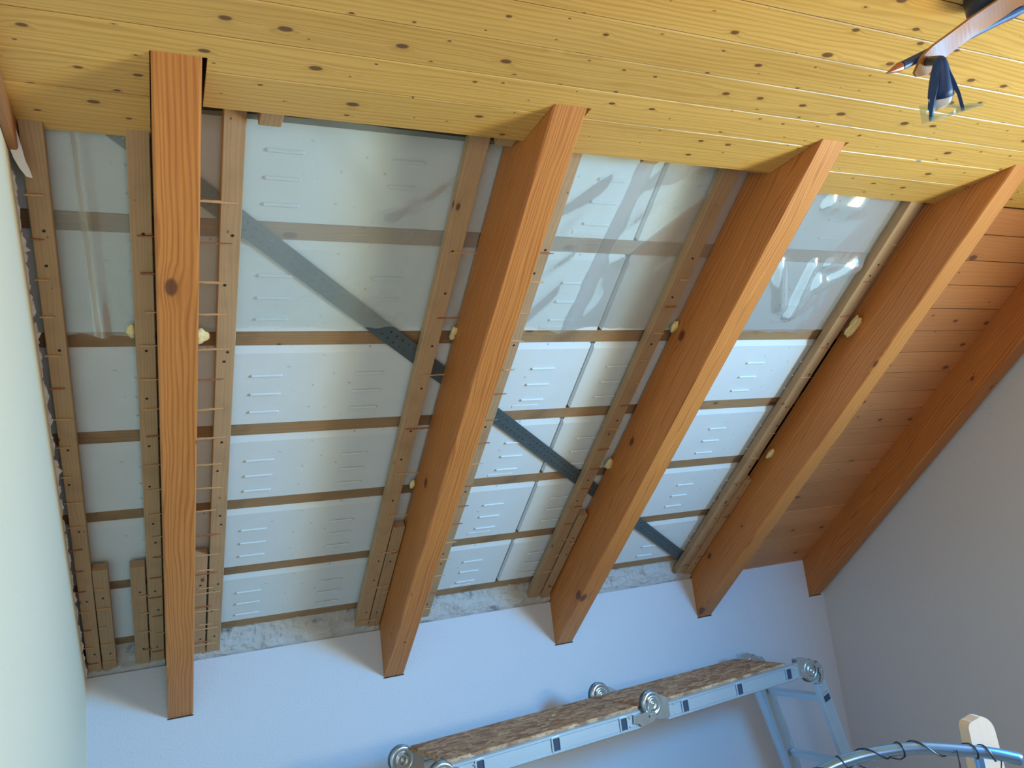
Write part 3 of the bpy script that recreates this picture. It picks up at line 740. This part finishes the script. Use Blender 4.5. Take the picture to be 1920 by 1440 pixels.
rivets(Matrix(), [(-.118, -.016), (-.118, -.047), (-.092, -.018), (-.02, -.046), (.105, -.010), (.108, -.047), (.815, -.012), (.822, -.048), (.862, -.030), (-.78, -.02)])
# legs: right pair splayed out to the right, left pair to the left
LA = math.radians(90 - 14.6)
hinge(T(0.915, 0, -0.040), YF, False, (math.pi,)); hinge(T(0.915, 0, -0.040), YB, False, (math.pi,))
hinge(T(-0.895, 0, -0.030), YF, False, (0,)); hinge(T(-0.895, 0, -0.030), YB, False, (0,))
mwLR = T(0.925, 0, -0.050) @ Matrix.Rotation(LA, 4, 'Y') @ T(0.055, 0, 0.062)
mwLL = T(-0.905, 0, -0.050) @ Matrix.Rotation(math.pi - LA, 4, 'Y') @ T(0.055, 0, 0.002)
seg(mwLR, 0.78, 0.075, 3); seg(mwLL, 0.78, 0.075, 3)
bm = bmesh.new()     # outer locking plate of the leg
prism(bm, [(-.028, .050), (-.002, .064), (.026, .062), (.05, .048), (.066, .02), (.060, .0), (-.02, .01)], 1, -0.0005, 0.022)
LPL = frombm('locking_plate', bm, 'zinc')
bm = bmesh.new()
for a_, b_ in (((-.002, .040), (.012, .028)), ((.012, .028), (.030, .034)), ((.030, .034), (.052, .014))): tube(bm, [(a_[0], -.001, a_[1]), (b_[0], -.001, b_[1])], .0024, 6)
SLOT = frombm('lever_slot', bm, 'blackp')
for yy in (YF, YB):
    q = lp('locking_plate', LPL, mwLR @ T(-.055, yy, -.056)); put('lever_slot', SLOT, None, q)
rivets(mwLR, [(-.04, -.002), (0.012, -.045), (.045, -.020), (.045, -.050)])
for k, mw in enumerate((mwLR, mwLL)):
    for yy in (YF, YB):
        lp('foot', boxmesh('foot', 0, .035, -.004, RW + .004, -RH - .004, .004, 'blackp', .004), mw @ T(0.76, yy, 0))

# ---- OSB boards lying on the ladder
def osb(x0, x1, y0, y1, label, yaw=0.0):
    bm = bmesh.new(); addbox(bm, 0, x1 - x0, 0, y1 - y0, 0, 0.018, 0.0015)
    o = put('osb_board', frombm('osb_board', bm, 'osb'), ML @ T(x0, y0, -0.007) @ Matrix.Rotation(yaw, 4, 'Z')); tag(o, label, 'board', 'OSB boards on the ladder platform')
osb(-0.865, -0.052, 0.026, 0.323, 'chipboard plank on the left half of the ladder platform', -0.004)
osb(-0.045, 0.800, 0.026, 0.323, 'chipboard plank on the right half of the ladder platform', 0.0)
# wood splinters lying on the boards
for (x, y, L_, rot, mt, lab) in ((-.40, .10, .075, -.35, 'splintr', 'thin dark splinter lying on the left chipboard plank'),
                                 (.62, .07, .12, .20, 'splint', 'long pale splinter at the right end of the platform'),
                                 (.13, .18, .05, .1, 'splintr', 'short dark splinter on the right chipboard plank'),
                                 (-.33, .20, .025, .5, 'splint', 'tiny pale chip on the left chipboard plank')):
    o = put('loose_splinter', splinter_mesh(L_, .007, mt, int(L_ * 999)), ML @ T(x, y, 0.0145) @ Matrix.Rotation(rot, 4, 'Z')); tag(o, lab, 'splinter', 'splinters fallen on the platform')

# ------------------------------------------------------------------ ceiling lamp
lamp = empty('ceiling_lamp', T(1.46, 0.80, ZC))
tag(lamp, 'ceiling lamp with bowed wooden arm, blue arrow rod and spotlight', 'lamp')
LI = T(-1.46, -0.80, -ZC)
def la(name, me, parent=None): return put(name, me, LI if parent is None else None, lamp if parent is None else parent)
def strip(bm, ctr, side, half, th, nrm_):
    """bent wooden strip: centre points, side vector, half widths, thickness along nrm_"""
    rings = []
    for i, p in enumerate(ctr):
        p = Vector(p); s_ = Vector(side[i] if isinstance(side, list) else side); n_ = Vector(nrm_[i] if isinstance(nrm_, list) else nrm_); h = half[i]
        rings.append([bm.verts.new(p - s_ * h), bm.verts.new(p + s_ * h), bm.verts.new(p + s_ * h + n_ * th), bm.verts.new(p - s_ * h + n_ * th)])
    for a, b in zip(rings, rings[1:]):
        for k in range(4): bm.faces.new((a[k], a[(k + 1) % 4], b[(k + 1) % 4], b[k]))
    bm.faces.new(rings[0][::-1]); bm.faces.new(rings[-1])
armc = catmull([(1.2114, .808, .688), (1.2247, .7965, .700), (1.2480, .7935, .720), (1.2875, .7887, .745), (1.352, .783, .785), (1.4055, .7617, .815), (1.442, .7366, .835), (1.49, .700, .845), (1.55, .655, .845), (1.62, .60, .83), (1.70, .55, .79)], 6)
n = len(armc); half = [min(.0175, .004 + .0022 * i) if i < n / 2 else min(.0175, .004 + .0022 * (n - 1 - i)) for i in range(n)]
sd = []; nd = []
for i in range(n):
    t = (armc[min(i + 1, n - 1)] - armc[max(i - 1, 0)]).normalized()
    view = Vector((-0.30, -0.62, -0.72)).normalized()
    s_ = t.cross(view).normalized(); sd.append(s_); nd.append((-view + t * view.dot(t)).normalized())
bm = bmesh.new(); strip(bm, armc, sd, half, .006, nd)
tag(la('arm', frombm('arm', bm, 'armw')), 'pale bowed wooden strip')
bm = bmesh.new(); dome(bm, [.001, .052, .062, .062], [-.045, -.042, -.03, 0], 24)
bmesh.ops.rotate(bm, verts=bm.verts, cent=(0, 0, 0), matrix=Matrix.Rotation(-math.pi / 2, 3, 'X'))
bmesh.ops.rotate(bm, verts=bm.verts, cent=(0, 0, 0), matrix=Matrix.Rotation(math.pi, 3, 'X'))
bmesh.ops.translate(bm, verts=bm.verts, vec=(1.50, .80, ZC))
zs_ = [v.co.z for v in bm.verts]
if max(zs_) > ZC + .01: bmesh.ops.translate(bm, verts=bm.verts, vec=(0, 0, ZC - max(zs_)))
la('canopy', frombm('canopy', bm, 'navy', True))
bm = bmesh.new(); tube(bm, [(1.49, .79, ZC - .03), (1.44, .745, .845)], .012, 10); la('stem', frombm('stem', bm, 'navy'))
bm = bmesh.new(); rp0 = Vector((1.179, .8074, .700)); rp1 = Vector((1.5456, .790, .870))
tube(bm, [rp0, rp0.lerp(rp1, .25), rp0.lerp(rp1, .5) + Vector((0, 0, -.001)), rp1], [.0075, .0085, .0095, .0095], 12)
tag(la('rod', frombm('rod', bm, 'blue')), 'dark blue arrow rod')
dr = (rp0 - rp1).normalized()
bm = bmesh.new(); tube(bm, [rp0 - dr * .002, rp0 + dr * .004], [.006, .006], 12); tube(bm, [rp0 + dr * .003, rp0 + dr * .005, rp0 + dr * .044], [.003, .0085, .0008], 12)
tag(la('arrow_tip', frombm('arrow_tip', bm, 'copper')), 'copper coloured cone tip')
bm = bmesh.new()     # pale blue fin further along the rod
prism(bm, [(1.45, .745), (1.50, .733), (1.66, .772), (1.62, .792)], 1, .712, .716); la('glass_fin', frombm('glass_fin', bm, 'glass'))
# spotlight head
GA, GB, GC = Vector((1.159, .796, .5799)), Vector((1.2553, .7466, .5999)), Vector((1.2689, .8277, .6598))
GM = (GA + GB + GC) / 3; ax = (GB - GA).cross(GC - GA).normalized()
if ax.z > 0: ax = -ax
HT = GM - ax * .086
bm = bmesh.new(); tube(bm, [Vector((1.234, .800, .712)), HT + ax * .004], [.0085, .0075], 8); la('joint', frombm('joint', bm, 'navy'))
bm = bmesh.new(); tube(bm, [HT + ax * k for k in (-.002, .002, .010, .022, .036, .050, .062)], [.004, .0085, .0115, .0145, .0172, .0190, .0200], 20)
head = la('spotlight_head', frombm('spotlight_head', bm, 'blue', True))
bc = HT + ax * .064
bm = bmesh.new(); bmesh.ops.create_uvsphere(bm, u_segments=20, v_segments=12, radius=.0185); bmesh.ops.translate(bm, verts=bm.verts, vec=bc)
put('bulb', frombm('bulb', bm, 'bulb', True), None, head)
side0 = ax.cross(Vector((0, 1, 0))).normalized()
for k in range(3):
    ang = math.radians(k * 120 + 182)
    rd = (Matrix.Rotation(ang, 3, ax) @ side0).normalized(); tg = ax.cross(rd)
    pr = [(0.006, .004), (.018, .012), (.040, .021), (.062, .0285), (.084, .0335), (.092, .035)]
    bm = bmesh.new(); rings = []
    for t_, r_ in pr:
        c_ = HT + ax * t_; wd = .013 if t_ < .05 else .0045 + .004 * (.092 - t_) / .04
        inn = max(.002, r_ - (.010 if t_ < .05 else .0055))
        rings.append([bm.verts.new(c_ + rd * r_ - tg * wd * .5), bm.verts.new(c_ + rd * r_ + tg * wd * .5), bm.verts.new(c_ + rd * inn + tg * wd * .5), bm.verts.new(c_ + rd * inn - tg * wd * .5)])
    for a, b in zip(rings, rings[1:]):
        for j in range(4): bm.faces.new((a[j], a[(j + 1) % 4], b[(j + 1) % 4], b[j]))
    bm.faces.new(rings[0][::-1]); bm.faces.new(rings[-1])
    put('fin', frombm('fin', bm, 'blue'), None, head)
# triangular glass plate with a round hole
pc = HT + ax * .086
bm = bmesh.new(); t1 = (GB - GA).normalized(); t2 = (GC - (GA + GB) / 2); t2 = (t2 - t1 * t2.dot(t1)).normalized()
Rt = .062; n = 36; vo = []; vi = []
tri = [Vector((math.cos(math.radians(a_)), math.sin(math.radians(a_)))) * Rt for a_ in (210, 330, 90)]
def ray_tri(an):
    dx, dy = math.cos(an), math.sin(an); best = 9
    for i in range(3):
        p, q = tri[i], tri[(i + 1) % 3]; e_ = q - p; den = dx * e_.y - dy * e_.x
        if abs(den) < 1e-9: continue
        t = (p.x * e_.y - p.y * e_.x) / den; u_ = (p.x * dy - p.y * dx) / den
        if t > 0 and -1e-6 <= u_ <= 1 + 1e-6: best = min(best, t)
    return best
for lev in (0, 1):
    o_, i_ = [], []
    for k in range(n):
        an = 2 * math.pi * k / n + math.radians(30); r_ = ray_tri(an)
        o_.append(bm.verts.new(pc + ax * (.003 * lev) + (t1 * math.cos(an) + t2 * math.sin(an)) * r_)); i_.append(bm.verts.new(pc + ax * (.003 * lev) + (t1 * math.cos(an) + t2 * math.sin(an)) * .0235))
    vo.append(o_); vi.append(i_)
for k in range(n):
    q = (k + 1) % n
    bm.faces.new((vo[0][k], vo[0][q], vi[0][q], vi[0][k])); bm.faces.new((vo[1][k], vi[1][k], vi[1][q], vo[1][q]))
    bm.faces.new((vo[0][k], vo[1][k], vo[1][q], vo[0][q])); bm.faces.new((vi[0][k], vi[0][q], vi[1][q], vi[1][k]))
tag(put('glass_plate', frombm('glass_plate', bm, 'glass'), None, head), 'greenish triangular glass plate')

# ------------------------------------------------------------------ bed post with blue tube arch
bed = empty('bed_frame', T(1.52, 1.22, FLOOR)); tag(bed, 'pale rounded wooden bed post carrying a curved blue metal tube', 'bed')
BI = T(-1.52, -1.22, -FLOOR)
tp = catmull([(1.530, 1.141, -.549), (1.482, 1.160, -.532), (1.425, 1.184, -.518), (1.349, 1.217, -.504), (1.291, 1.244, -.503), (1.234, 1.272, -.509), (1.176, 1.302, -.526), (1.08, 1.352, -.575), (.98, 1.40, -.66), (.90, 1.44, -.80), (.86, 1.46, -1.0), (.85, 1.465, FLOOR)], 8)
bm = bmesh.new(); tube(bm, tp, .0118, 16); put('tube', frombm('tube', bm, 'tube', True), BI, bed)
# post: board with a rounded top, turned a little
pm = T(1.500, 1.215, 0) @ Matrix.Rotation(math.radians(-16), 4, 'Z')
bm = bmesh.new(); poly = [(0, FLOOR), (.072, FLOOR), (.062, -.60)]
for k in range(9): an = math.radians(0 + k * 90 / 8); poly.append((.030 + .028 * math.cos(an), -.515 + .035 * math.sin(an)))
for k in range(6): an = math.radians(90 + k * 90 / 5); poly.append((.012 + .012 * math.cos(an), -.500 + .014 * math.sin(an)))
prism(bm, poly, 1, 0, .030); 
put('post', frombm('post', bm, 'post'), BI @ pm, bed)
bm = bmesh.new(); addbox(bm, -.004, .012, -.012, .0, -.75, -.532, .002); put('bracket', frombm('bracket', bm, 'tube'), BI @ pm, bed)
bm = bmesh.new(); kp = Vector((1.318, 1.30, -.560)); tube(bm, [(1.318, 1.30, -.80), kp], .0045, 8); 
kb = put('rod', frombm('rod', bm, 'tube'), BI, bed)
bm = bmesh.new(); bmesh.ops.create_uvsphere(bm, u_segments=14, v_segments=8, radius=.0095); bmesh.ops.translate(bm, verts=bm.verts, vec=kp)
put('knob', frombm('knob', bm, 'bulb', True), None, kb)
# wire wound round the tube
wp = []; turns = 7.0; i0, i1 = 4, 52
for k in range(240):
    t = k / 239; fi = i0 + (i1 - i0) * (t + .04 * math.sin(t * 19)); i = int(fi); fr_ = fi - i
    p = tp[i].lerp(tp[min(i + 1, len(tp) - 1)], fr_); tg = (tp[min(i + 1, len(tp) - 1)] - tp[i]).normalized()
    n1 = tg.cross(Vector((0, 0, 1))).normalized(); n2 = tg.cross(n1)
    an = 2 * math.pi * turns * t; wp.append(p + (n1 * math.cos(an) + n2 * math.sin(an)) * .0134)
wp = [Vector((1.475, 1.135, -.62)), Vector((1.470, 1.140, -.56))] + wp
bm = bmesh.new(); tube(bm, wp, .0013, 6)
for a_, b_, c_ in (((1.405, 1.175, -.512), (1.402, 1.172, -.535), (1.400, 1.172, -.552)), ((1.235, 1.262, -.52), (1.262, 1.245, -.537), (1.285, 1.238, -.54)), ((1.29, 1.235, -.512), (1.310, 1.228, -.519), (1.322, 1.225, -.515))):
    tube(bm, [a_, b_, c_], .0014, 6)
o = put('wire', frombm('wire', bm, 'wire')); tag(o, 'thin dark wire wound loosely around the blue tube', 'wire')
